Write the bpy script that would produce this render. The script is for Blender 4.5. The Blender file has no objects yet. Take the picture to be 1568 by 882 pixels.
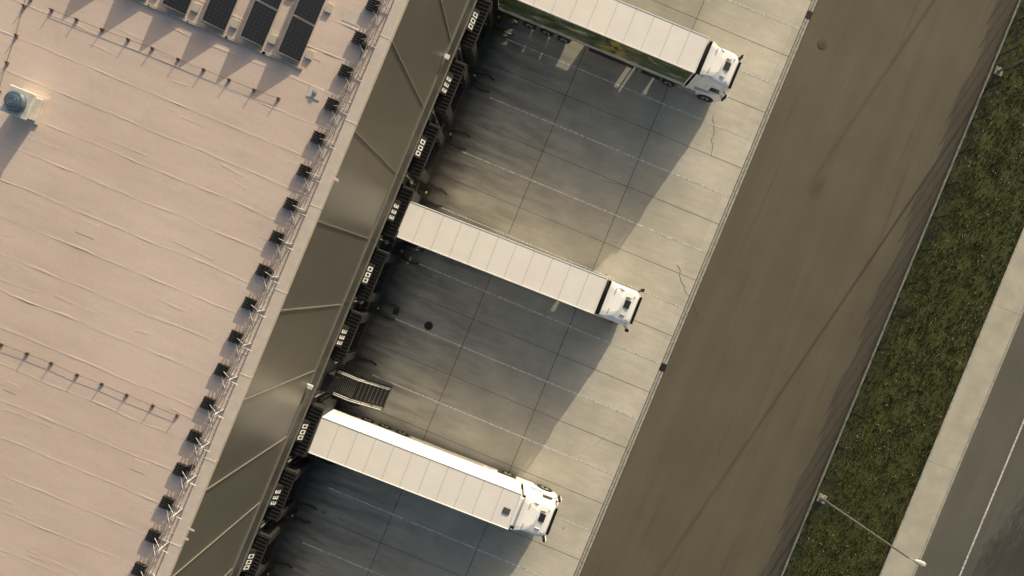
import bpy, math, random
from mathutils import Vector, Matrix, noise as mn
random.seed(7)
scene = bpy.context.scene
scene.view_settings.view_transform = 'Standard'
scene.view_settings.look = 'None'
scene.view_settings.exposure = 0

# ------------------------------------------------------------------ materials
class N:
    def __init__(s, name):
        s.m = bpy.data.materials.new(name); s.m.use_nodes = True
        s.t = s.m.node_tree; s.b = s.t.nodes['Principled BSDF']
        s.co = s.t.nodes.new('ShaderNodeTexCoord').outputs['Object']
    def n(s, ty, **k):
        nd = s.t.nodes.new(ty)
        for a, v in k.items(): setattr(nd, a, v)
        return nd
    def link(s, a, b): s.t.links.new(a, b)
    def scaled(s, sx, sy, sz=1.0, rot=0.0):
        mp = s.n('ShaderNodeMapping'); mp.inputs['Scale'].default_value = (sx, sy, sz)
        mp.inputs['Rotation'].default_value = (0, 0, rot)
        s.link(s.co, mp.inputs['Vector']); return mp.outputs['Vector']
    def noise(s, vec, scale=1.0, detail=4, rough=0.55, dist=0.0):
        nd = s.n('ShaderNodeTexNoise'); s.link(vec, nd.inputs['Vector'])
        nd.inputs['Scale'].default_value = scale; nd.inputs['Detail'].default_value = detail
        nd.inputs['Roughness'].default_value = rough; nd.inputs['Distortion'].default_value = dist
        return nd.outputs['Fac']
    def ramp(s, fac, stops):
        r = s.n('ShaderNodeValToRGB'); s.link(fac, r.inputs['Fac'])
        while len(r.color_ramp.elements) < len(stops): r.color_ramp.elements.new(0.5)
        for e, (p, c) in zip(r.color_ramp.elements, stops):
            e.position = p; e.color = (c, c, c, 1) if isinstance(c, (int, float)) else (*c, 1)
        return r.outputs['Color']
    def mix(s, fac, a, b, mode='MIX'):
        m = s.n('ShaderNodeMix', data_type='RGBA', blend_type=mode)
        for i, v in ((0, fac), (6, a), (7, b)):
            if hasattr(v, 'links'): s.link(v, m.inputs[i])
            elif isinstance(v, (int, float)) : m.inputs[i].default_value = v if i == 0 else (v, v, v, 1)
            else: m.inputs[i].default_value = (*v, 1)
        return m.outputs[2]
    def math(s, op, a, b=0.0, c=None):
        m = s.n('ShaderNodeMath', operation=op)
        for i, v in enumerate((a, b, c)):
            if v is None: continue
            if hasattr(v, 'links'): s.link(v, m.inputs[i])
            else: m.inputs[i].default_value = v
        return m.outputs[0]
    def maprange(s, v, a, b, c=0.0, d=1.0):
        m = s.n('ShaderNodeMapRange'); s.link(v, m.inputs[0])
        for i, q in enumerate((a, b, c, d)): m.inputs[i+1].default_value = q
        return m.outputs[0]
    def sep(s):
        x = s.n('ShaderNodeSeparateXYZ'); s.link(s.co, x.inputs[0]); return x.outputs
    def bump(s, h, strength=0.3, dist=0.02):
        b = s.n('ShaderNodeBump'); b.inputs['Strength'].default_value = strength
        b.inputs['Distance'].default_value = dist
        s.link(h, b.inputs['Height']); s.link(b.outputs['Normal'], s.b.inputs['Normal'])
    def out(s, col, rough=0.8, metal=0.0, spec=None):
        if hasattr(col, 'links'): s.link(col, s.b.inputs['Base Color'])
        else: s.b.inputs['Base Color'].default_value = (*col, 1)
        if hasattr(rough, 'links'): s.link(rough, s.b.inputs['Roughness'])
        else: s.b.inputs['Roughness'].default_value = rough
        s.b.inputs['Metallic'].default_value = metal
        if spec is not None: s.b.inputs['Specular IOR Level'].default_value = spec
        return s.m

def simple(name, col, rough=0.6, metal=0.0, var=0.25, scale=3.0):
    k = N(name)
    f = k.noise(k.co, scale, 2)
    c = k.mix(k.ramp(f, [(0.3, 0.0), (0.7, 1.0)]), tuple(v*(1-var) for v in col), tuple(min(1, v*(1+var*0.4)) for v in col))
    return k.out(c, rough, metal)

def mat_concrete():
    k = N('concrete_slabs'); x, y, z = k.sep()
    sx = k.math('FLOOR', k.math('DIVIDE', k.math('ADD', x, 1.7+65), 6.5))
    sy = k.math('FLOOR', k.math('DIVIDE', k.math('ADD', y, 0.95+86), 4.3))
    cb = k.n('ShaderNodeCombineXYZ'); k.link(sx, cb.inputs[0]); k.link(sy, cb.inputs[1])
    wn = k.n('ShaderNodeTexWhiteNoise', noise_dimensions='3D'); k.link(cb.outputs[0], wn.inputs['Vector'])
    base = k.mix(wn.outputs['Value'], (0.62, 0.585, 0.49), (0.70, 0.66, 0.555))
    base = k.mix(1.0, base, k.ramp(k.noise(k.co, 0.35, 5, 0.6), [(0.3, 0.82), (0.7, 1.06)]), 'MULTIPLY')
    base = k.mix(1.0, base, k.ramp(k.noise(k.co, 8, 4, 0.7), [(0.25, 0.88), (0.75, 1.06)]), 'MULTIPLY')
    base = k.mix(1.0, base, k.ramp(k.noise(k.scaled(0.5, 2.4), 1.3, 4, 0.6), [(0.35, 0.93), (0.65, 1.03)]), 'MULTIPLY')
    inner_shade = k.maprange(x, 10.0, 5.0)  # shade painted into the inner apron's colour; outer slabs stay bright as sunlit
    base = k.mix(k.math('MULTIPLY', inner_shade, k.ramp(k.noise(k.co, 0.5, 4, 0.6), [(0.3, 0.40), (0.7, 0.64)])), base, (0.22, 0.23, 0.215))
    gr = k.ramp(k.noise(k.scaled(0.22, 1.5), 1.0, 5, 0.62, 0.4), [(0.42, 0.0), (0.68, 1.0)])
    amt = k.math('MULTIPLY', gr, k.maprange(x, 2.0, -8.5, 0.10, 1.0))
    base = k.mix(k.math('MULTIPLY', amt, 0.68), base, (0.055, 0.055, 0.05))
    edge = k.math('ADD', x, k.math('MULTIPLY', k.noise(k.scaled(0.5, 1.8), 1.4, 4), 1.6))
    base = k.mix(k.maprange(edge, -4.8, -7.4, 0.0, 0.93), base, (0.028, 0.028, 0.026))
    v = k.n('ShaderNodeTexVoronoi'); v.inputs['Scale'].default_value = 0.33; k.link(k.co, v.inputs['Vector'])
    wob = k.math('ADD', v.outputs['Distance'], k.math('MULTIPLY', k.noise(k.co, 5, 3), 0.07))
    base = k.mix(k.ramp(wob, [(0.052, 0.8), (0.08, 0.0)]), base, (0.07, 0.068, 0.06))
    return k.out(base, 0.75, 0, 0.35)

def mat_asphalt(name, c1, c2, s1=.94, s2=1.05):
    k = N(name)
    b = k.mix(k.ramp(k.noise(k.co, 0.2, 4, 0.6), [(0.3, 0.0), (0.7, 1.0)]), c1, c2)
    b = k.mix(1.0, b, k.ramp(k.noise(k.scaled(0.9, 0.05, 1, 0.06), 1.0, 3, 0.5), [(0.38, s1), (0.62, s2)]), 'MULTIPLY')
    b = k.mix(1.0, b, k.ramp(k.noise(k.scaled(2.6, 0.07, 1, 0.13), 1.0, 2, 0.5), [(0.28, 0.84), (0.38, 1.0)]), 'MULTIPLY')
    b = k.mix(1.0, b, k.ramp(k.noise(k.co, 22, 3, 0.75), [(0.25, 0.84), (0.75, 1.16)]), 'MULTIPLY')
    v = k.n('ShaderNodeTexVoronoi'); v.inputs['Scale'].default_value = 0.3; k.link(k.co, v.inputs['Vector'])
    wob = k.math('ADD', v.outputs['Distance'], k.math('MULTIPLY', k.noise(k.co, 4, 3), 0.12))
    b = k.mix(k.ramp(wob, [(0.065, 0.22), (0.12, 0.0)]), b, (0.05, 0.048, 0.04))
    return k.out(b, 0.85, 0, 0.3)

def mat_membrane():
    k = N('roof_membrane')
    b = k.mix(k.ramp(k.noise(k.co, 0.14, 4, 0.6), [(0.3, 0.0), (0.7, 1.0)]), (0.62, 0.50, 0.43), (0.71, 0.585, 0.51))
    b = k.mix(1.0, b, k.ramp(k.noise(k.scaled(0.25, 1.6), 1.0, 5, 0.65), [(0.3, 0.94), (0.7, 1.04)]), 'MULTIPLY')
    b = k.mix(1.0, b, k.ramp(k.noise(k.co, 7, 3, 0.7), [(0.25, 0.95), (0.75, 1.04)]), 'MULTIPLY')
    st = k.ramp(k.noise(k.co, 0.5, 5, 0.7), [(0.60, 0.0), (0.72, 0.2)])
    b = k.mix(st, b, (0.36, 0.30, 0.26))
    h = k.math('ADD', k.noise(k.scaled(0.35, 1.3), 1.0, 3, 0.5), k.math('MULTIPLY', k.noise(k.co, 4, 3), 0.08))
    k.bump(h, 0.2, 0.05)
    return k.out(b, 0.6, 0, 0.35)

def mat_grass(name='grass_blades'):
    k = N(name)
    f = k.noise(k.co, 1.6, 6, 0.8)
    b = k.mix(k.ramp(f, [(0.34, 0.0), (0.66, 1.0)]), (0.032, 0.040, 0.012), (0.088, 0.100, 0.028))
    b = k.mix(k.ramp(k.noise(k.co, 13, 4, 0.85), [(0.48, 0.0), (0.78, 1.0)]), b, (0.20, 0.20, 0.08))
    b = k.mix(k.ramp(k.noise(k.co, 9, 3, 0.85), [(0.25, 0.8), (0.46, 0.0)]), b, (0.010, 0.013, 0.005))
    k.bump(k.noise(k.co, 14, 4, 0.85), 1.0, 0.07)
    return k.out(b, 0.8, 0, 0.15)

def mat_facade(name, c, rough=0.3, metal=0.75):
    k = N(name)
    b = k.mix(k.ramp(k.noise(k.scaled(1, 0.3, 0.15), 1.5, 3), [(0.3, 0), (0.7, 1)]), tuple(v*0.92 for v in c), tuple(v*1.05 for v in c))
    k.bump(k.noise(k.scaled(1, 0.15, 0.12), 0.9, 1), 0.06, 0.03)
    return k.out(b, rough, metal)

def mat_print():
    k = N('printed_landscape_side')
    f = k.noise(k.scaled(0.35, 1, 1.0), 1.9, 6, 0.8, 0.8)
    b = k.ramp(f, [(0.36, (0.02, 0.026, 0.016)), (0.48, (0.07, 0.105, 0.045)), (0.56, (0.15, 0.19, 0.09)), (0.64, (0.50, 0.52, 0.46))])
    x, y, z = k.sep()
    yel = k.math('MULTIPLY', k.maprange(k.math('ABSOLUTE', k.math('SUBTRACT', x, 8.6)), 1.3, 0.2),
                 k.ramp(k.noise(k.co, 2.0, 3), [(0.45, 0.0), (0.6, 1.0)]))
    b = k.mix(yel, b, (0.5, 0.36, 0.06))
    low = k.math('ADD', z, k.math('MULTIPLY', k.noise(k.scaled(0.5, 1, 1), 1.2, 3), 0.8))
    b = k.mix(k.maprange(low, 2.15, 1.85), b, (0.55, 0.57, 0.54))
    return k.out(b, 0.4)

def mat_cells():
    k = N('photovoltaic_cells'); x, y, z = k.sep()
    fx = k.math('FRACT', k.math('MULTIPLY', x, 6.0)); fy = k.math('FRACT', k.math('MULTIPLY', y, 10/1.7))
    l = k.math('MAXIMUM', k.math('LESS_THAN', fx, 0.06), k.math('LESS_THAN', fy, 0.06))
    b = k.mix(k.math('MULTIPLY', l, 0.5), (0.018, 0.019, 0.023), (0.08, 0.08, 0.08))
    return k.out(b, 0.25)

M = {}
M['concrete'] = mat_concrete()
M['asphalt'] = mat_asphalt('yard_asphalt', (0.122, 0.108, 0.076), (0.145, 0.129, 0.091))
M['road'] = mat_asphalt('road_asphalt', (0.12, 0.115, 0.098), (0.15, 0.145, 0.122))
M['membrane'] = mat_membrane()
M['grass'] = mat_grass()
M['facade'] = mat_facade('grey_metal_cladding', (0.20, 0.192, 0.165), 0.38, 0.5)
M['facade_low'] = mat_facade('dark_metal_cladding', (0.10, 0.10, 0.09), 0.45, 0.4)
M['trim'] = simple('cladding_trim', (0.20, 0.19, 0.165), 0.5, 0.0, 0.1)
M['coping'] = simple('coping_metal', (0.62, 0.55, 0.49), 0.5, 0.0, 0.08)
M['black'] = simple('black_rubber', (0.018, 0.018, 0.018), 0.7)
M['tyre'] = simple('tyre_rubber', (0.025, 0.025, 0.025), 0.85)
M['dark'] = simple('dark_steel', (0.045, 0.043, 0.04), 0.5, 0.5)
M['galv'] = simple('galvanised_steel', (0.50, 0.50, 0.48), 0.4, 0.7)
M['fence'] = simple('anthracite_fence_wire', (0.05, 0.055, 0.05), 0.6, 0.0)
M['pvc'] = simple('joint_sealant', (0.07, 0.068, 0.06), 0.9)
M['paint'] = simple('worn_road_paint', (0.72, 0.72, 0.69), 0.7, 0, 0.55, 6)
M['kerb'] = simple('kerb_stone', (0.45, 0.43, 0.37), 0.85, 0, 0.3, 4)
M['plinth'] = simple('dirty_concrete_plinth', (0.09, 0.088, 0.08), 0.85, 0, 0.4, 2)
M['slab'] = simple('footpath_concrete', (0.52, 0.49, 0.40), 0.85, 0, 0.16, 0.8)
M['white'] = simple('white_trailer_skin', (0.97, 0.94, 0.90), 0.35, 0, 0.05, 0.6)
M['rib'] = simple('trailer_roof_rib', (0.55, 0.54, 0.52), 0.5, 0, 0.15)
M['cab'] = simple('white_cab_paint', (0.93, 0.93, 0.92), 0.2, 0, 0.04)
M['glass'] = simple('tinted_glass', (0.012, 0.014, 0.016), 0.08)
M['blue'] = simple('blue_decal', (0.30, 0.42, 0.58), 0.3)
M['orange'] = simple('brown_plastic_block', (0.22, 0.13, 0.085), 0.8)
M['signwhite'] = simple('sign_white', (0.85, 0.85, 0.82), 0.5)
M['door'] = simple('dock_door_grey', (0.22, 0.22, 0.21), 0.5)
M['bark'] = simple('bark', (0.09, 0.07, 0.05), 0.9)
M['leaf'] = simple('leaves', (0.06, 0.09, 0.025), 0.7, 0, 0.5, 1.5)
M['cells'] = mat_cells()
M['print'] = mat_print()
M['vent'] = simple('ventilator_aluminium', (0.66, 0.66, 0.63), 0.5, 0.1)
M['fanblue'] = simple('fan_cowl_dark', (0.10, 0.15, 0.19), 0.45)
M['red'] = simple('lamp_red', (0.35, 0.02, 0.02), 0.3)
M['yellow'] = simple('safety_yellow', (0.32, 0.25, 0.07), 0.6)

# ------------------------------------------------------------------ mesh builder
class MB:
    def __init__(s): s.v=[]; s.f=[]; s.mi=[]; s.mats=[]; s.sm=[]
    def mid(s, m):
        if m not in s.mats: s.mats.append(m)
        return s.mats.index(m)
    def add(s, vs, fs, m, smooth=False):
        o=len(s.v); s.v+= [tuple(v) for v in vs]; i=s.mid(m)
        for f in fs: s.f.append([o+a for a in f]); s.mi.append(i); s.sm.append(smooth)
    def box(s, x0,x1,y0,y1,z0,z1, m, b=0.0):
        if b<=0:
            vs=[(x,y,z) for z in (z0,z1) for y in (y0,y1) for x in (x0,x1)]
            s.add(vs,[(0,2,3,1),(4,5,7,6),(0,1,5,4),(2,6,7,3),(0,4,6,2),(1,3,7,5)],m)
        else:
            rings=[]
            for z,i in ((z0,b),(z0+b,0),(z1-b,0),(z1,b)):
                a0,a1,c0,c1=x0+i,x1-i,y0+i,y1-i
                rings.append([(a0+b,c0,z),(a1-b,c0,z),(a1,c0+b,z),(a1,c1-b,z),(a1-b,c1,z),(a0+b,c1,z),(a0,c1-b,z),(a0,c0+b,z)])
            s.loft(rings,m)
    def loft(s, rings, m, smooth=False, cap=True):
        n=len(rings[0]); vs=[p for r in rings for p in r]; fs=[]
        for k in range(len(rings)-1):
            for i in range(n):
                j=(i+1)%n; fs.append((k*n+i,k*n+j,(k+1)*n+j,(k+1)*n+i))
        if cap:
            fs.append(tuple(range(n-1,-1,-1))); fs.append(tuple(range((len(rings)-1)*n,len(rings)*n)))
        s.add(vs,fs,m,smooth)
    def tube(s, a, b, r, m, n=8, r2=None):
        a=Vector(a); b=Vector(b); d=(b-a).normalized()
        u=d.cross(Vector((0,0,1)) if abs(d.z)<0.95 else Vector((1,0,0))).normalized(); w=d.cross(u)
        r2=r if r2 is None else r2
        rs=[[tuple(c+(u*math.cos(t)+w*math.sin(t))*q) for t in [2*math.pi*i/n for i in range(n)]] for c,q in ((a,r),(b,r2))]
        s.loft(rs,m,False)
    def obj(s, name, parent=None, loc=(0,0,0), rot=(0,0,0)):
        me=bpy.data.meshes.new(name); me.from_pydata(s.v,[],s.f)
        for m in s.mats: me.materials.append(M[m])
        me.polygons.foreach_set('material_index', s.mi)
        me.polygons.foreach_set('use_smooth', s.sm); me.update()
        o=bpy.data.objects.new(name,me); scene.collection.objects.link(o)
        o.location=loc; o.rotation_euler=rot
        if parent: o.parent=parent
        return o
def empty(name, loc=(0,0,0), rot=(0,0,0)):
    o=bpy.data.objects.new(name,None); scene.collection.objects.link(o); o.location=loc; o.rotation_euler=rot; return o
def rr(xf,xr,hw,rf,rb,z,k=0.0,x0=16.0):
    pts=[]
    def arc(cx,cy,r,a0,a1,n=6):
        for i in range(n+1):
            a=math.radians(a0+(a1-a0)*i/n); pts.append((cx+r*math.cos(a),cy+r*math.sin(a)))
    arc(xf-rf,-hw+rf,rf,-90,0); arc(xf-rf,hw-rf,rf,0,90); arc(xr+rb,hw-rb,rb,90,180); arc(xr+rb,-hw+rb,rb,180,270)
    return [(x,y,z+k*(x0-x)) for x,y in pts]

# ------------------------------------------------------------------ ground surfaces
def sheet(name,x0,x1,y0,y1,z,m):
    b=MB(); b.add([(x0,y0,z),(x1,y0,z),(x1,y1,z),(x0,y1,z)],[(0,1,2,3)],m); return b.obj(name)
sheet('ground',-1500,1500,-1500,1500,-0.06,'grass')
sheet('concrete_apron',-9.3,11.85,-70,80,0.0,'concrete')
sheet('asphalt_yard',12.3,25.4,-90,110,0.0,'asphalt')
sheet('road',34.15,48,-200,200,0.0,'road')
ylines=[24.8,20.5,16.2,11.9,7.6,3.35,-0.95,-5.2,-9.5,-13.8,-18.1,-22.4,-26.7,-31,-35.3]
b=MB()
for y in ylines:
    x=-6.9+random.uniform(-.3,.3)
    while x<11.7:
        L=random.uniform(0.8,3.2); g=random.choice([0.0,0.0,0.03,0.12])
        x1=min(x+L,11.75)
        b.add([(x,y-0.045,0.006),(x1,y-0.045,0.006),(x1,y+0.045,0.006),(x,y+0.045,0.006)],[(0,1,2,3)],'paint'); x=x1+g
b.obj('parking_line_marking')
b=MB()
for X in (-1.7,4.8):
    b.add([(X-.02,-60,.004),(X+.02,-60,.004),(X+.02,70,.004),(X-.02,70,.004)],[(0,1,2,3)],'pvc')
for i in range(-16,18):
    y=-0.95+4.3*i+2.15
    b.add([(-9.2,y-.014,.003),(11.84,y-.014,.003),(11.84,y+.014,.003),(-9.2,y+.014,.003)],[(0,1,2,3)],'pvc')
b.obj('slab_joint')
# hairline cracks in the slabs
b=MB()
for (x,y,dx,dy,n) in ((10.2,6.0,.25,-.28,12),(7.5,1.2,.22,.1,9),(9.0,-9.0,.12,.3,10),(3.0,9.5,.3,.05,8),(9.5,14.0,-.1,.3,12)):
    pts=[(x,y)]
    for i in range(n): pts.append((pts[-1][0]+dx*random.uniform(.3,1.4)+random.uniform(-.08,.08),pts[-1][1]+dy*random.uniform(.3,1.4)+random.uniform(-.1,.1)))
    for p,q in zip(pts,pts[1:]):
        b.add([(p[0]-.012,p[1]-.012,.005),(q[0]-.012,q[1]-.012,.005),(q[0]+.012,q[1]+.012,.005),(p[0]+.012,p[1]+.012,.005)],[(0,1,2,3)],'pvc')
b.obj('slab_crack')
b=MB()
b.box(11.90,12.24,-70,80,-0.05,0.008,'kerb')
for i in range(600):
    y=-30+i*0.13
    b.box(12.04,12.10,y,y+0.085,0.008,0.012,'black')
b.box(11.85,11.90,-70,80,-0.05,0.002,'pvc'); b.box(12.24,12.30,-70,80,-0.05,0.002,'pvc')
b.obj('drainage_channel')
for y in (-1.1,26.0):
    b=MB(); b.box(11.86,12.28,y-.28,y+.28,0.0,0.02,'dark')
    for i in range(6): b.box(11.9,12.24,y-.23+i*.09,y-.19+i*.09,0.02,0.028,'black')
    b.obj('drain_grate')
def manhole(x,y,r,m='dark',z=0.0,rim='pvc'):
    b=MB()
    b.loft([[(x+q*math.cos(t),y+q*math.sin(t),zz) for t in [2*math.pi*i/28 for i in range(28)]] for q,zz in ((r*1.18,z),(r*1.18,z+.008),(r*1.1,z+.010))],rim)
    b.loft([[(x+q*math.cos(t),y+q*math.sin(t),zz) for t in [2*math.pi*i/28 for i in range(28)]] for q,zz in ((r,z+.004),(r,z+.014),(r*.95,z+.017))],m)
    for i in range(-3,4):
        w=math.sqrt(max(0,(r*.85)**2-(i*r*.24)**2)); b.box(x-w,x+w,y+i*r*.24-.012,y+i*r*.24+.012,z+.017,z+.024,m)
    b.obj('manhole_cover')
manhole(-4.45,-4.75,.27,'black'); manhole(13.75,24.4,.30,'asphalt')
b=MB(); b.box(-7.2,-6.75,-4.95,-4.5,0,.012,'pvc'); b.box(-7.15,-6.8,-4.9,-4.55,.012,.02,'dark'); b.obj('gully_grate')
for X,nm in (((25.41,25.55),.11),((31.86,31.98),.13),((34.0,34.15),.13)):
    b=MB()
    for i in range(-60,80): b.box(X[0],X[1],i*1.0+.003,i*1.0+.997,-.05,nm,'kerb',.01)
    b.obj('kerb')
b=MB()
for i in range(-6,8): b.box(31.985,33.995,i*12.0+.008,i*12.0+11.992,-.05,.12+random.uniform(-.002,.002),'slab',.004)
b.obj('sidewalk')
b=MB(); b.add([(37.15,-150,.005),(37.27,-150,.005),(37.27,150,.005),(37.15,150,.005)],[(0,1,2,3)],'paint'); b.obj('road_line_marking')
b=MB(); nx,ny=26,240
vs=[];fs=[]
for j in range(ny+1):
    for i in range(nx+1):
        x=25.56+(31.85-25.56)*i/nx; y=-30+80*j/ny
        vs.append((x,y,.07+.04*mn.noise(Vector((x*.8,y*.8,0)))+.03*mn.noise(Vector((x*3,y*3,2)))))
for j in range(ny):
    for i in range(nx):
        a=j*(nx+1)+i; fs.append((a,a+1,a+nx+2,a+nx+1))
b.add(vs,fs,'grass',True)
vs=[];fs=[]
for i in range(60000):
    x=random.uniform(25.6,31.83); y=random.uniform(-15,38)
    d=.5*mn.noise(Vector((x*.9,y*.9,5)))+.8*mn.noise(Vector((x*4,y*4,1)))
    if d<-.15+random.uniform(-.3,.3): continue
    h=random.uniform(.04,.10)*(1+max(0,d)); a=random.uniform(0,6.28); w=random.uniform(.018,.035)
    z=.07+.04*mn.noise(Vector((x*.8,y*.8,0)))
    lx,ly=random.uniform(-.07,.07),random.uniform(-.07,.07); o=len(vs)
    vs+=[(x-w*math.cos(a),y-w*math.sin(a),z),(x+w*math.cos(a),y+w*math.sin(a),z),(x+lx,y+ly,z+h)]; fs.append((o,o+1,o+2))
b.add(vs,fs,'grass'); b.obj('grass_verge')
b=MB()
for i in range(650):
    x=random.uniform(25.8,31.6); y=random.uniform(-15,38)
    if mn.noise(Vector((x*.7,y*.7,9)))<.0: continue
    s=random.uniform(.010,.022); b.box(x-s,x+s,y-s,y+s,.12,.12+s,'signwhite')
b.obj('clover_flowers')

# ------------------------------------------------------------------ fence
b=MB(); FX=25.68; y=-34.0; k=0
hs=[1.55,1.75,1.95]
while y<50:
    h=hs[k%3]
    b.box(FX-.03,FX+.03,y-.03,y+.03,0.0,h+.05,'fence')
    for i in range(1,50):
        yy=y+i*.05; b.box(FX-.0022,FX+.0022,yy-.0022,yy+.0022,.12,h,'fence')
    for j in range(int(h/.2)):
        z=.16+j*.2
        b.box(FX-.010,FX-.0035,y,y+2.5,z,z+.007,'fence'); b.box(FX+.0035,FX+.010,y,y+2.5,z,z+.007,'fence')
    y+=2.5; k+=1
b.obj('mesh_fence')

def lamp(x,y):
    e=empty('street_lamp',(x,y,0))
    b=MB(); b.box(-.3,.3,-.3,.3,-.05,.14,'kerb',.02); b.tube((0,0,.14),(0,0,.22),.14,'galv',12); b.obj('foundation',e)
    b=MB(); b.tube((0,0,.14),(0,0,1.6),.095,'galv',12); b.tube((0,0,1.6),(0,0,10.75),.085,'galv',12,.045); b.obj('pole',e)
    b=MB(); b.tube((0,0,10.7),(.35,0,10.85),.035,'galv',8)
    rings=[]
    for xx,w,t in ((.25,.05,.03),(.32,.10,.05),(.55,.15,.06),(.80,.15,.045),(.92,.09,.02)):
        rings.append([(xx,-w,10.84),(xx,w,10.84),(xx,w*.85,10.84+t),(xx,w*.4,10.84+t*1.6),(xx,-w*.4,10.84+t*1.6),(xx,-w*.85,10.84+t)])
    b.loft(rings,'vent'); b.box(.4,.82,-.11,.11,10.825,10.839,'glass'); b.obj('lamp_head',e)
for y in (-5.4,27.4,60.3): lamp(26.0,y)

# ------------------------------------------------------------------ warehouse
WX=-9.1; RZ=18.55
wh=empty('warehouse_building')
b=MB(); b.add([(-80,-75,RZ),(-9.55,-75,RZ),(-9.55,85,RZ),(-80,85,RZ)],[(0,1,2,3)],'membrane'); b.obj('roof',wh)
b=MB()
b.box(-80,WX-.06,-75,85,5.2,RZ-.02,'facade_low') ; b.box(-80,WX-.06,-75,85,-.05,5.2,'facade_low'); b.obj('wall_core',wh)
b=MB()
b.box(-9.56,WX+.03,-75,85,RZ-.25,RZ+.13,'coping',.02)
for i in range(-18,21): b.box(-9.57,WX+.037,i*4.0-.05,i*4.0+.05,RZ-.24,RZ+.137,'coping',.02)
b.obj('parapet_coping',wh)
jy=[-0.55+4.3*i for i in range(-17,20)]
b=MB()
for y in jy: b.box(WX-.05,WX,y+.02,y+4.28,7.45,RZ-.27,'facade')
b.obj('wall_panels',wh)
b=MB()
for y in jy: b.box(WX-.055,WX+.045,y-.04,y+.04,7.45,RZ-.28,'trim')
b.box(WX-.05,WX+.10,-75,85,7.28,7.40,'trim')
b.box(WX-.05,WX+.02,-75,85,7.10,7.26,'black')
b.obj('wall_trim',wh)
b=MB()
for y in jy: b.box(WX-.05,WX-.01,y+.02,y+4.28,5.25,7.08,'facade_low')
b.box(WX-.05,WX+.06,-75,85,5.05,5.22,'trim')
b.obj('lower_wall_panels',wh)
b=MB(); b.box(WX-.05,WX+.25,-75,85,-.05,1.05,'plinth'); b.obj('plinth',wh)
docks=[36.9,32.5,28.1,23.7,19.2,14.9,10.5,6.1,1.7,-2.7,-7.0,-13.6,-18.1,-22.6,-27,-31.4]
for n,y in enumerate(docks):
    b=MB()
    b.box(WX-.045,WX+.0,y-1.3,y+1.3,1.1,4.0,'door')
    for j in range(6): b.box(WX,WX+.015,y-1.28,y+1.28,1.15+j*.48,1.18+j*.48,'dark')
    b.obj('dock_door',wh)
    b=MB(); X1=WX+.85
    b.box(WX,X1,y-1.75,y-1.4,1.06,4.35,'black',.03); b.box(WX,X1,y+1.4,y+1.75,1.06,4.35,'black',.03)
    b.box(WX,X1-.02,y-1.38,y+1.38,4.0,4.33,'black',.03)
    for j in range(14):
        yy=y-1.6+j*.246; b.box(WX+.05,X1-.03,yy-.03,yy+.03,4.352,4.40,'dark')
    for sgn in (-1,1):
        b.box(X1,X1+.03,y+sgn*1.38-.28,y+sgn*1.38+.28,1.1,4.3,'black')
        b.box(WX+.25,WX+.5,y+sgn*1.1-.14,y+sgn*1.1+.14,.45,1.2,'black',.02)
        b.tube((WX+.3,y+sgn*1.8,.12),(WX+1.9,y+sgn*1.62,.12),.07,'dark',8)
        b.tube((WX+1.9,y+sgn*1.62,.12),(WX+2.3,y+sgn*1.75,.0),.07,'dark',8)
    b.box(WX+.25,WX+.75,y-1.0,y+1.0,.9,1.15,'dark',.02)
    b.obj('dock_shelter',wh)
    # bay number board, tilted outwards, with dummy lettering
    b=MB(); xa,za,xb,zb=WX+.06,5.02,WX+.42,4.58
    def quad(y0,y1,u0,u1,off,m):
        def P(u,yy): return (xa+(xb-xa)*u+off*.77,yy,za+(zb-za)*u+off*.63)
        b.add([P(u0,y0),P(u1,y0),P(u1,y1),P(u0,y1)],[(0,1,2,3)],m)
    quad(y-.72,y+.72,0,1,0,'black'); quad(y-.72,y+.72,0,1,-.02,'black')
    b.add([(WX,y-.72,4.6),(xb,y-.72,4.57),(xa,y-.72,5.0)],[(0,1,2)],'dark'); b.add([(WX,y+.72,4.6),(xb,y+.72,4.57),(xa,y+.72,5.0)],[(2,1,0)],'dark')
    for o in (-.58,-.20,.20):
        quad(y+o,y+o+.07,.18,.85,.006,'signwhite'); quad(y+o+.07,y+o+.22,.18,.34,.006,'signwhite'); quad(y+o+.07,y+o+.22,.69,.85,.006,'signwhite')
        if n%2: quad(y+o+.22,y+o+.29,.18,.85,.006,'signwhite')
        else: quad(y+o+.07,y+o+.22,.45,.57,.006,'signwhite')
    b.obj('bay_sign',wh)
    b=MB(); b.tube((WX+1.05,y+2.15,0),(WX+1.05,y+2.15,1.1),.09,'dark',10); b.tube((WX+1.05,y+2.15,1.1),(WX+1.05,y+2.15,1.13),.09,'yellow',10,.05); b.obj('bollard')
    b=MB(); b.box(WX,WX+.14,y-2.2,y-1.95,2.0,2.9,'signwhite',.02); b.box(WX,WX+.12,y+2.0,y+2.25,3.0,3.5,'dark',.02)
    b.box(WX,WX+.10,y+1.78,y+2.62,1.1,4.9,'black',.01); b.box(WX+.10,WX+.34,y+1.85,y+2.1,1.2,3.6,'dark',.02)
    b.tube((WX+.14,y+2.35,1.1),(WX+.14,y+2.35,4.9),.05,'galv',8); b.obj('dock_controls',wh)
b=MB(); b.box(WX,WX+.04,-10.9,-9.9,1.2,3.4,'door',.01); b.box(WX,WX+.9,-11.0,-9.8,3.6,3.68,'dark',.01); b.obj('personnel_door',wh)
for y in (-10.1,11.3,32.8,-31.5):
    b=MB(); b.box(WX+.0,WX+.35,y-.14,y+.14,7.55,7.66,'signwhite',.02); b.box(WX,WX+.08,y-.1,y+.1,7.5,7.85,'galv'); b.obj('wall_light',wh)

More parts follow.
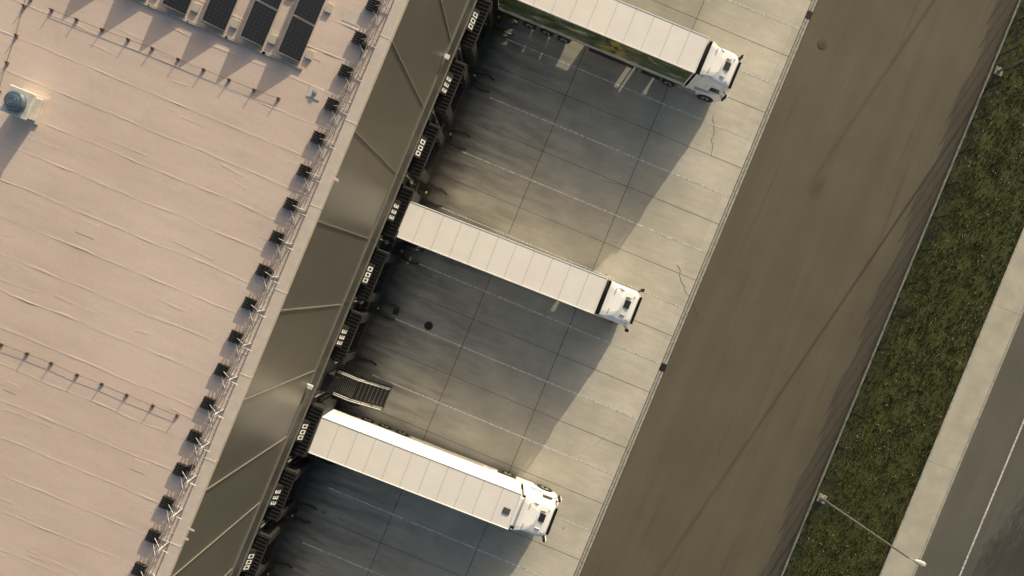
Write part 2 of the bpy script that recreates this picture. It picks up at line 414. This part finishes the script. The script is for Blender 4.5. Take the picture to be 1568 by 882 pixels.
st=empty('metal_staircase',(0,0,0))
b=MB()
b.box(-8.85,-7.3,-11.3,-9.75,1.12,1.18,'dark')
for j in range(12): b.box(-8.82+j*.128,-8.80+j*.128,-11.27,-9.78,1.18,1.195,'galv')
for i in range(8):
    x=-7.3+i*.27; z=1.04-i*.14; b.box(x,x+.25,-11.22,-9.83,z,z+.03,'dark'); b.box(x+.23,x+.25,-11.22,-9.83,z+.03,z+.04,'galv')
for yy in (-11.28,-9.77):
    b.add([(-7.3,yy-.02,1.18),(-5.1,yy-.02,.05),(-5.1,yy+.02,.05),(-7.3,yy+.02,1.18),(-7.3,yy-.02,.95),(-5.35,yy-.02,0),(-5.35,yy+.02,0),(-7.3,yy+.02,.95)],
          [(0,1,2,3),(0,4,5,1),(3,2,6,7),(4,7,6,5),(1,5,6,2)],'dark')
b.obj('treads',st)
b=MB()
for yy in (-11.28,-9.77):
    for hz in (1.1,.6):
        b.tube((-8.8,yy,1.18+hz),(-7.3,yy,1.18+hz),.03,'vent'); b.tube((-7.3,yy,1.18+hz),(-5.15,yy,.08+hz),.03,'vent')
    for x,z in ((-8.8,1.18),(-8.1,1.18),(-7.3,1.18),(-6.6,.8),(-5.9,.45),(-5.15,.08)):
        b.tube((x,yy,z),(x,yy,z+1.1),.025,'dark')
    b.tube((-7.4,yy,0),(-7.4,yy,1.15),.04,'dark'); b.tube((-8.7,yy,0),(-8.7,yy,1.15),.04,'dark')
b.obj('handrails',st)

# roof seams
b=MB()
def ridge(p0,p1,w,h,amp,seed,step=.2,fr=.5):
    p0=Vector(p0);p1=Vector(p1);L=(p1-p0).length;d=(p1-p0)/L;n=Vector((-d.y,d.x,0));k=int(L/step);vs=[];fs=[]
    for i in range(k+1):
        q=p0+d*(L*i/k); a=amp*mn.noise(Vector((i*step*fr,seed,0)))+amp*.35*mn.noise(Vector((i*step*2.2,seed,4)))
        hh=h*max(.15,.6+1.5*mn.noise(Vector((i*step*1.1,seed,7)))); ww=w*(1+.6*mn.noise(Vector((i*step,seed,11))))
        c=q+n*a
        vs+=[tuple(c-n*ww),tuple(c+Vector((0,0,hh))),tuple(c+n*ww)]
    for i in range(k):
        o=i*3; fs+=[(o,o+3,o+4,o+1),(o+1,o+4,o+5,o+2)]
    b.add([(x,y,z+RZ+.001) for x,y,z in vs],fs,'membrane',True)
for i in range(-24,20):
    y=i*1.5+.35
    ridge((-48,y,0),(-9.6,y+random.uniform(-.05,.05),0),.055,.011,.07,i*3.1)
    for q in range(4):
        X=random.uniform(-34,-11); L=random.uniform(.6,2.5); yy=y+random.uniform(.1,1.3)
        ridge((X,yy,0),(X+L,yy+random.uniform(-.12,.12),0),.06,.007,.08,i*7.7+q)
for X in (-13.2,-22.9,-29.5):
    y=-34
    while y<26:
        L=random.uniform(3,8)
        if random.random()<.7: ridge((X+.4*math.sin(y),y,0),(X+.4*math.sin(y)+random.uniform(-.1,.1),y+L,0),.04,.006,.04,X+y)
        y+=L+random.uniform(0,2)
b.obj('roof_seams',wh)
b=MB()
for i in range(9):
    X=random.uniform(-26,-11.5); y=random.uniform(-22,12); s=random.uniform(.2,.5); b.box(X-s,X+s,y-s*.7,y+s*.7,RZ+.002,RZ+.008,'membrane',.002)
b.box(-11.4,-10.6,8.0,8.6,RZ+.002,RZ+.009,'coping',.002)
b.obj('roof_patches',wh)

g=empty('roof_guardrail')
b=MB(); y=-33.3; ys=[]
while y<30: ys.append(y); y+=1.57
for i,y in enumerate(ys):
    z=RZ
    for r in range(5):
        b.box(-10.60,-10.10,y-.26+r*.11,y-.185+r*.11,z+.01,z+.19,'black',.006)
    b.box(-10.55,-10.15,y-.24,y+.24,z+.02,z+.13,'black')
    b.box(-10.2,-9.62,y-.02,y+.02,z+.03,z+.06,'vent')
    b.tube((-9.65,y,z+.04),(-9.58,y,z+1.12),.022,'vent',6)
    b.tube((-10.3,y,z+.1),(-9.60,y,z+.85),.018,'vent',6)
    b.tube((-10.3,y+.15,z+.12),(-9.62,y+.78,z+.55),.014,'galv',6)
    b.tube((-10.3,y-.15,z+.12),(-9.62,y-.78,z+.55),.014,'galv',6)
    b.tube((-9.75,y-.2,z+.5),(-9.32,y-.2,z+.52),.020,'vent',6)
    b.tube((-9.58,y+.5,z+.1),(-9.58,y+.5,z+1.1),.014,'galv',6)
for X,h in ((-9.62,.55),(-9.58,1.1)):
    b.tube((X,-33.3,RZ+h),(X,ys[-1],RZ+h),.020,'galv',6)
b.tube((-10.0,-33.3,RZ+.08),(-10.0,ys[-1],RZ+.08),.012,'dark',5)
b.obj('rails_and_counterweights',g)

def conductor(x0,y0,x1,y1,step=1.19):
    b=MB(); d=Vector((x1-x0,y1-y0,0)); L=d.length; d/=L; n=int(L/step); last=None
    for i in range(n+1):
        p=Vector((x0,y0,0))+d*(i*step)+Vector((random.uniform(-.04,.04),random.uniform(-.04,.04),0))
        b.box(p.x-.07,p.x+.07,p.y-.07,p.y+.07,RZ+.005,RZ+.08,'orange',.015)
        b.tube((p.x,p.y,RZ+.08),(p.x,p.y,RZ+.22),.022,'dark',6)
        q=(p.x,p.y,RZ+.09)
        if last: b.tube(last,q,.008,'dark',5)
        last=q
    b.obj('lightning_conductor')
conductor(-23.3,3.55,-12.0,3.75); conductor(-34,-10.9,-10.3,-10.75); conductor(-24.6,4.5,-24.0,-1.0,1.3)
conductor(-24.3,3.6,-24.2,14)
def outlet(x,y):
    b=MB(); b.box(x-.3,x+.3,y-.27,y+.27,RZ+.004,RZ+.03,'coping',.008)
    b.tube((x,y,RZ+.03),(x,y,RZ+.10),.09,'dark',12); b.tube((x,y,RZ+.10),(x,y,RZ+.12),.12,'galv',12,.04); b.obj('roof_drain')
outlet(-11.25,4.6)
for x,y in ((-10.0,-3.4),(-9.95,-12.6),(-10.0,7.3)):
    b=MB(); b.tube((x,y,RZ),(x,y,RZ+.22),.12,'black',14); b.tube((x,y,RZ+.22),(x,y,RZ+.28),.16,'black',14,.06); b.obj('vent_pipe')
v=empty('rooftop_ventilator',(-22.55,-.75,RZ))
b=MB(); b.box(-.62,.62,-.62,.62,0,.08,'coping',.01); b.box(-.5,.5,-.5,.5,.08,.72,'vent',.03)
b.box(-.60,.60,-.60,.60,.70,.80,'vent',.03); b.obj('housing',v)
b=MB(); c=[]
for q,z in ((.42,.80),(.46,.86),(.46,.98),(.40,1.04),(.22,1.09),(.02,1.1)): c.append([(q*math.cos(2*math.pi*i/24),q*math.sin(2*math.pi*i/24),z) for i in range(24)])
b.loft(c,'fanblue',False)
for q in (.14,.25,.36):
    for i in range(20):
        a=2*math.pi*i/20; a2=2*math.pi*(i+1)/20; zz=1.12-q*.14
        b.tube((q*math.cos(a),q*math.sin(a),zz),(q*math.cos(a2),q*math.sin(a2),zz),.007,'fanblue',4)
b.obj('fan_cowl',v)

tilt=math.asin(.44)
for k,X in enumerate((-12.35,-14.1,-15.9,-17.75,-19.6,-21.4)):
    e=empty('solar_panel',(X,5.55,RZ+.08))
    b=MB(); fr=MB()
    for j in range(7):
        y0=j*1.74
        b.box(-1.0+.02,-.02,y0+.02,y0+1.68,.0,.035,'cells')
        for (a0,a1,c0,c1) in ((-1.0,-.98,y0,y0+1.7),(-.02,0,y0,y0+1.7),(-.98,-.02,y0,y0+.02),(-.98,-.02,y0+1.68,y0+1.7)):
            fr.box(a0,a1,c0,c1,-.01,.042,'galv')
    b.obj('modules',e,rot=(0,tilt,0)); fr.obj('frames',e,rot=(0,tilt,0))
    b=MB()
    for j in range(8):
        y0=j*1.74-.02
        b.tube((0,y0,-.04),(-.92,y0,-.04),.02,'galv',5); b.tube((-.90,y0,-.04),(-.90,y0,.42),.02,'galv',5)
    b.add([(0,-.03,-.05),(-.9,-.03,-.05),(-.9,-.03,.40),(0,-.03,.0)],[(0,1,2,3)],'galv')
    b.box(-1.7,.2,-.25,-.15,-.06,.0,'kerb')
    for j in range(5): b.box(.12,.42,j*2.2+.3,j*2.2+.7,-.07,.02,'slab',.01)
    b.obj('mounting',e)

# ------------------------------------------------------------------ trucks
def wheel(b,x,y,r=.5,w=.3,m='tyre'):
    s=1 if y>0 else -1; n=22
    rings=[]
    for yy,q in ((-w/2,r*.93),(-w/2+.04,r),(w/2-.04,r),(w/2,r*.93)):
        rings.append([(x+q*math.cos(2*math.pi*i/n),y+yy,r+q*math.sin(2*math.pi*i/n)) for i in range(n)])
    b.loft(rings,m)
    b.tube((x,y+s*(w/2),r),(x,y+s*(w/2+.012),r),r*.56,'galv',16)
    b.tube((x,y+s*(w/2+.012),r),(x,y+s*(w/2+.07),r),r*.2,'dark',10)
def truck(name,x,y,rotz=0.0,printed=False,reefer=False):
    e=empty(name,(x,y,0),(0,0,rotz)); L=13.95; W=1.26
    b=MB()
    b.box(0,L,-W,W,1.12,3.98,'white',.035)
    b.obj('trailer_body',e)
    b=MB(); nseg=11
    for i in range(1,nseg):
        X=L*i/nseg+random.uniform(-.02,.02); b.box(X-.014,X+.014,-W+.06,W-.06,3.975,3.988,'rib')
    for s in (-1,1):
        b.box(.02,L-.02,s*(W-.03)-.03,s*(W-.03)+.03,3.955,3.998,'cab',.008)
        b.box(.02,L-.02,s*W-.012 if s<0 else W-.012,(s*W+.012) if s<0 else W+.012,1.10,1.22,'galv')
        for i in range(1,nseg):
            X=L*i/nseg; b.box(X-.02,X+.02,min(s*W,s*(W+.008)),max(s*W,s*(W+.008)),1.22,3.93,'cab' if not printed else 'rib')
    b.box(-.03,.03,-W,W,3.88,4.0,'rib'); b.box(-.03,.02,-W,-W+.08,1.1,3.88,'rib'); b.box(-.03,.02,W-.08,W,1.1,3.88,'rib')
    b.box(-.02,.0,-.012,.012,1.15,3.88,'dark')
    for yy in (-.7,-.3,.3,.7): b.tube((-.05,yy,1.2),(-.05,yy,3.85),.02,'galv',6)
    b.box(L-.03,L+.03,-W,W,3.90,4.0,'cab',.01)
    b.obj('trailer_frame',e)
    if printed:
        b=MB(); b.add([(.1,-W-.010,1.24),(L-.1,-W-.010,1.24),(L-.1,-W-.010,3.9),(.1,-W-.010,3.9)],[(0,1,2,3)],'print')
        b.add([(.1,W+.010,1.24),(L-.1,W+.010,1.24),(L-.1,W+.010,3.9),(.1,W+.010,3.9)],[(3,2,1,0)],'print'); b.obj('side_print',e)
    b=MB()
    for s in (-1,1):
        b.box(.1,L-.6,s*.5-.06,s*.5+.06,.85,1.12,'dark')
        for X in (2.4,3.7,5.0): wheel(b,X,s*1.08,.5,.38)
        b.box(1.75,5.65,s*1.1-.17,s*1.1+.17,1.02,1.06,'black')
        b.tube((10.6,s*.75,.1),(10.6,s*.75,1.1),.06,'dark'); b.box(10.5,10.7,s*.75-.12,s*.75+.12,.02,.08,'dark')
        if printed:
            b.box(6.9,10.3,s*1.2-.03,s*1.2+.03,.38,1.10,'dark',.01)
            b.box(10.9,12.3,s*1.2-.03,s*1.2+.03,.30,1.10,'dark',.01)
        else:
            b.box(5.65,12.2,s*1.2-.03,s*1.2+.03,.30,1.10,'cab',.01)
            b.box(1.75,5.6,s*1.2-.02,s*1.2+.02,.72,1.10,'cab',.01)
            b.box(12.22,13.6,s*1.22-.02,s*1.22+.02,.80,1.10,'black',.01)
        b.box(.2,1.6,s*1.2-.03,s*1.2+.03,.45,1.10,'dark',.01)
    for X in (2.4,3.7,5.0): b.tube((X,-1.0,.5),(X,1.0,.5),.07,'dark')
    b.box(7.2,9.9,-1.15,1.15,.45,.95,'dark')
    b.box(-.02,.12,-1.2,1.2,.45,.6,'dark'); b.box(-.03,.0,-1.1,-.8,.62,.8,'red'); b.box(-.03,.0,.8,1.1,.62,.8,'red')
    b.obj('trailer_chassis',e)
    b=MB()
    for s in (-1,1):
        b.box(11.6,16.3,s*.4-.06,s*.4+.06,.75,1.0,'dark')
        wheel(b,12.95,s*1.0,.5,.55); wheel(b,15.75,s*1.08,.5,.34)
        b.box(12.35,13.55,s*1.0-.28,s*1.0+.17,1.03,1.07,'black')
        b.box(13.6,14.95,s*1.15-.1,s*1.15+.09,.28,1.10,'cab' if s>0 else 'galv',.03)
        b.tube((14.95,s*.9,.4),(14.95,s*.9,.95),.15,'galv')
    b.box(12.3,13.7,-.5,.5,1.0,1.1,'dark'); b.box(13.95,14.5,-1.1,1.1,1.0,1.06,'dark')
    for yy in (-.3,0,.3): b.tube((14.35,yy,1.5),(13.98,yy*.6,1.6),.03,'black',6)
    b.tube((12.95,-1,.5),(12.95,1,.5),.08,'dark'); b.tube((15.75,-1,.5),(15.75,1,.5),.07,'dark')
    b.obj('tractor_chassis',e)
    b=MB(); hw=1.235
    R=[rr(16.72,14.58,hw-.02,.28,.05,.42),rr(16.80,14.52,hw,.34,.06,.75),rr(16.82,14.52,hw,.36,.06,1.2),rr(16.80,14.52,hw,.38,.06,1.95),
       rr(16.74,14.52,hw-.01,.40,.06,2.15),rr(16.50,14.52,hw-.02,.40,.06,3.02),rr(16.46,14.52,hw-.03,.42,.07,3.2,.02),rr(16.36,14.55,hw-.07,.45,.10,3.40,.05),
       rr(16.22,14.6,hw-.15,.48,.12,3.50,.09),rr(16.08,14.68,hw-.28,.45,.14,3.54,.12)]
    b.loft(R,'cab',True)
    b.obj('cab_body',e)
    b=MB()
    sp=[]
    for X,h,w in ((15.45,3.60,.55),(15.2,3.70,.85),(14.9,3.84,1.02),(14.55,3.95,1.14),(14.3,3.97,1.2)):
        sp.append([(X,-w,h-.16),(X,-w*.93,h-.03),(X,-w*.7,h),(X,w*.7,h),(X,w*.93,h-.03),(X,w,h-.16),(X,w*.9,h-.22),(X,-w*.9,h-.22)])
    b.loft(sp,'cab',False)
    for s in (-1,1):
        y0,y1=sorted((s*1.23,s*1.195)); b.box(14.12,14.54,y0,y1,1.15,3.82,'cab',.012)
    b.box(14.16,14.5,-1.16,1.16,1.3,3.70,'black')
    b.obj('air_deflector',e)
    b=MB()
    b.add([(16.758,-.86,2.17),(16.758,.86,2.17),(16.522,.84,3.0),(16.522,-.84,3.0)],[(0,1,2,3)],'glass')
    for s in (-1,1):
        yy=s*(hw+.004); b.add([(16.3,yy,2.1),(15.5,yy,2.1),(15.5,yy,2.8),(16.1,yy,2.8)],[(0,1,2,3)] if s>0 else [(3,2,1,0)],'glass')
        b.box(15.15,15.2,min(yy,yy+s*.01),max(yy,yy+s*.01),.9,2.9,'rib')
        b.tube((16.35,s*1.2,2.85),(16.62,s*1.42,2.9),.025,'dark',6); b.tube((16.35,s*1.2,2.1),(16.6,s*1.42,2.1),.025,'dark',6)
        y0,y1=sorted((s*1.34,s*1.56)); b.box(16.55,16.70,y0,y1,2.05,2.92,'black',.03); b.box(16.66,16.74,y0+.01,y1-.01,2.15,2.90,'cab',.02)
        y0,y1=sorted((s*.72,s*1.08)); b.box(16.72,16.84,y0,y1,.85,1.05,'signwhite',.02)
        y0,y1=sorted((s*1.15,s*1.245))
        b.tube((15.75,y0,.5),(15.75,y1,.5),.60,'black',18)
        b.box(14.75,14.80,min(s*.5,s*.9),max(s*.5,s*.9),3.905,3.925,'rib')
        b.tube((15.62,s*.62,3.62),(15.95,s*.62,3.60),.035,'galv',6)      # horns
        b.box(16.12,16.18,s*.8-.05,s*.8+.05,3.46,3.56,'signwhite')      # marker lamps
    b.box(16.80,16.845,-.7,.7,1.0,1.75,'black',.01)
    for j in range(4): b.box(16.845,16.86,-.66,.66,1.08+j*.17,1.14+j*.17,'rib')
    b.box(15.62,16.02,-.12,.42,3.57,3.612,'black',.01)
    b.box(16.52,16.70,-.95,.95,3.02,3.07,'glass',.01)
    for s in (-1,1): b.add([(15.38,s*.92,3.668),(15.0,s*1.0,3.80),(14.85,s*1.0,3.86),(15.2,s*.80,3.72)],[(0,1,2,3)],'blue')
    for s in (-1,1):
        yy=s*(hw+.006); f=[(0,1,2,3)] if s<0 else [(3,2,1,0)]
        b.add([(14.6,yy,1.3),(15.4,yy,1.5),(16.2,yy,2.0),(14.6,yy,1.9)],f,'blue')
    b.obj('cab_details',e)
    if reefer:
        b=MB(); b.box(L+.03,L+.36,-1.0,1.0,2.0,3.80,'cab',.04)
        b.box(L-.75,L-.28,-.35,.05,3.985,4.02,'dark')
        for j in range(4): b.box(L-.72,L-.3,-.32+j*.1,-.28+j*.1,4.02,4.03,'galv')
        b.obj('cooling_unit',e)
truck('semi_truck',-8.32,18.75,0.0,True)
truck('semi_truck',-8.40,1.45,math.radians(1.1))
truck('semi_truck',-8.20,-13.75,math.radians(1.4),False,True)

def tree(x,y,h,r):
    e=empty('deciduous_tree',(x,y,0)); b=MB()
    b.tube((0,0,-.1),(.05,.03,h*.45),.13,'bark',9,.09)
    tips=[]
    for i in range(11):
        a=i*2.4; z0=h*(.35+.03*i); q=random.uniform(.5,.9)*r
        p=(q*math.cos(a),q*math.sin(a),z0+h*random.uniform(.15,.35)); b.tube((.04,.02,z0),p,.045,'bark',6,.012); tips.append(p)
    b.tube((.05,.03,h*.45),(0,0,h*.92),.08,'bark',7,.01); tips.append((0,0,h*.9)); b.obj('trunk',e)
    b=MB(); vs=[];fs=[]
    for p in tips:
        for j in range(420):
            d=Vector((random.gauss(0,1),random.gauss(0,1),random.gauss(0,.8)))*r*.23
            c=Vector(p)+d; u=Vector((random.uniform(-1,1),random.uniform(-1,1),random.uniform(-1,1))).normalized(); w=u.orthogonal().normalized()
            s=random.uniform(.05,.09); o=len(vs); vs+=[tuple(c-u*s),tuple(c+w*s*.6),tuple(c+u*s),tuple(c-w*s*.6)]; fs.append((o,o+1,o+2,o+3))
    b.add(vs,fs,'leaf'); b.obj('crown',e)
tree(43.2,10.5,4.6,1.6)

# ------------------------------------------------------------------ light, sky, camera
EL=math.radians(13.2); AZ=math.atan2(.2,.98)
w=bpy.data.worlds.new('World'); scene.world=w; w.use_nodes=True
nt=w.node_tree; bg=nt.nodes['Background']
sk=nt.nodes.new('ShaderNodeTexSky'); sk.sky_type='NISHITA'; sk.sun_disc=False; sk.sun_elevation=EL; sk.sun_rotation=AZ
sk.air_density=1.0; sk.dust_density=5.0; sk.ozone_density=0.0
nt.links.new(sk.outputs[0],bg.inputs[0]); bg.inputs[1].default_value=0.15
ld=bpy.data.lights.new('sun','SUN'); ld.energy=5.0; ld.angle=math.radians(.5); ld.color=(1,.88,.66)
lo=bpy.data.objects.new('sun',ld); scene.collection.objects.link(lo)
d=Vector((math.sin(AZ)*math.cos(EL),math.cos(AZ)*math.cos(EL),math.sin(EL)))
lo.rotation_euler=d.to_track_quat('Z','Y').to_euler(); lo.location=d*80
cd=bpy.data.cameras.new('camera'); cd.lens=24; cd.sensor_width=36; cd.clip_end=3000
co=bpy.data.objects.new('camera',cd); scene.collection.objects.link(co)
co.location=(0,0,48.5); co.rotation_euler=(0,0,math.radians(22.5)); scene.camera=co
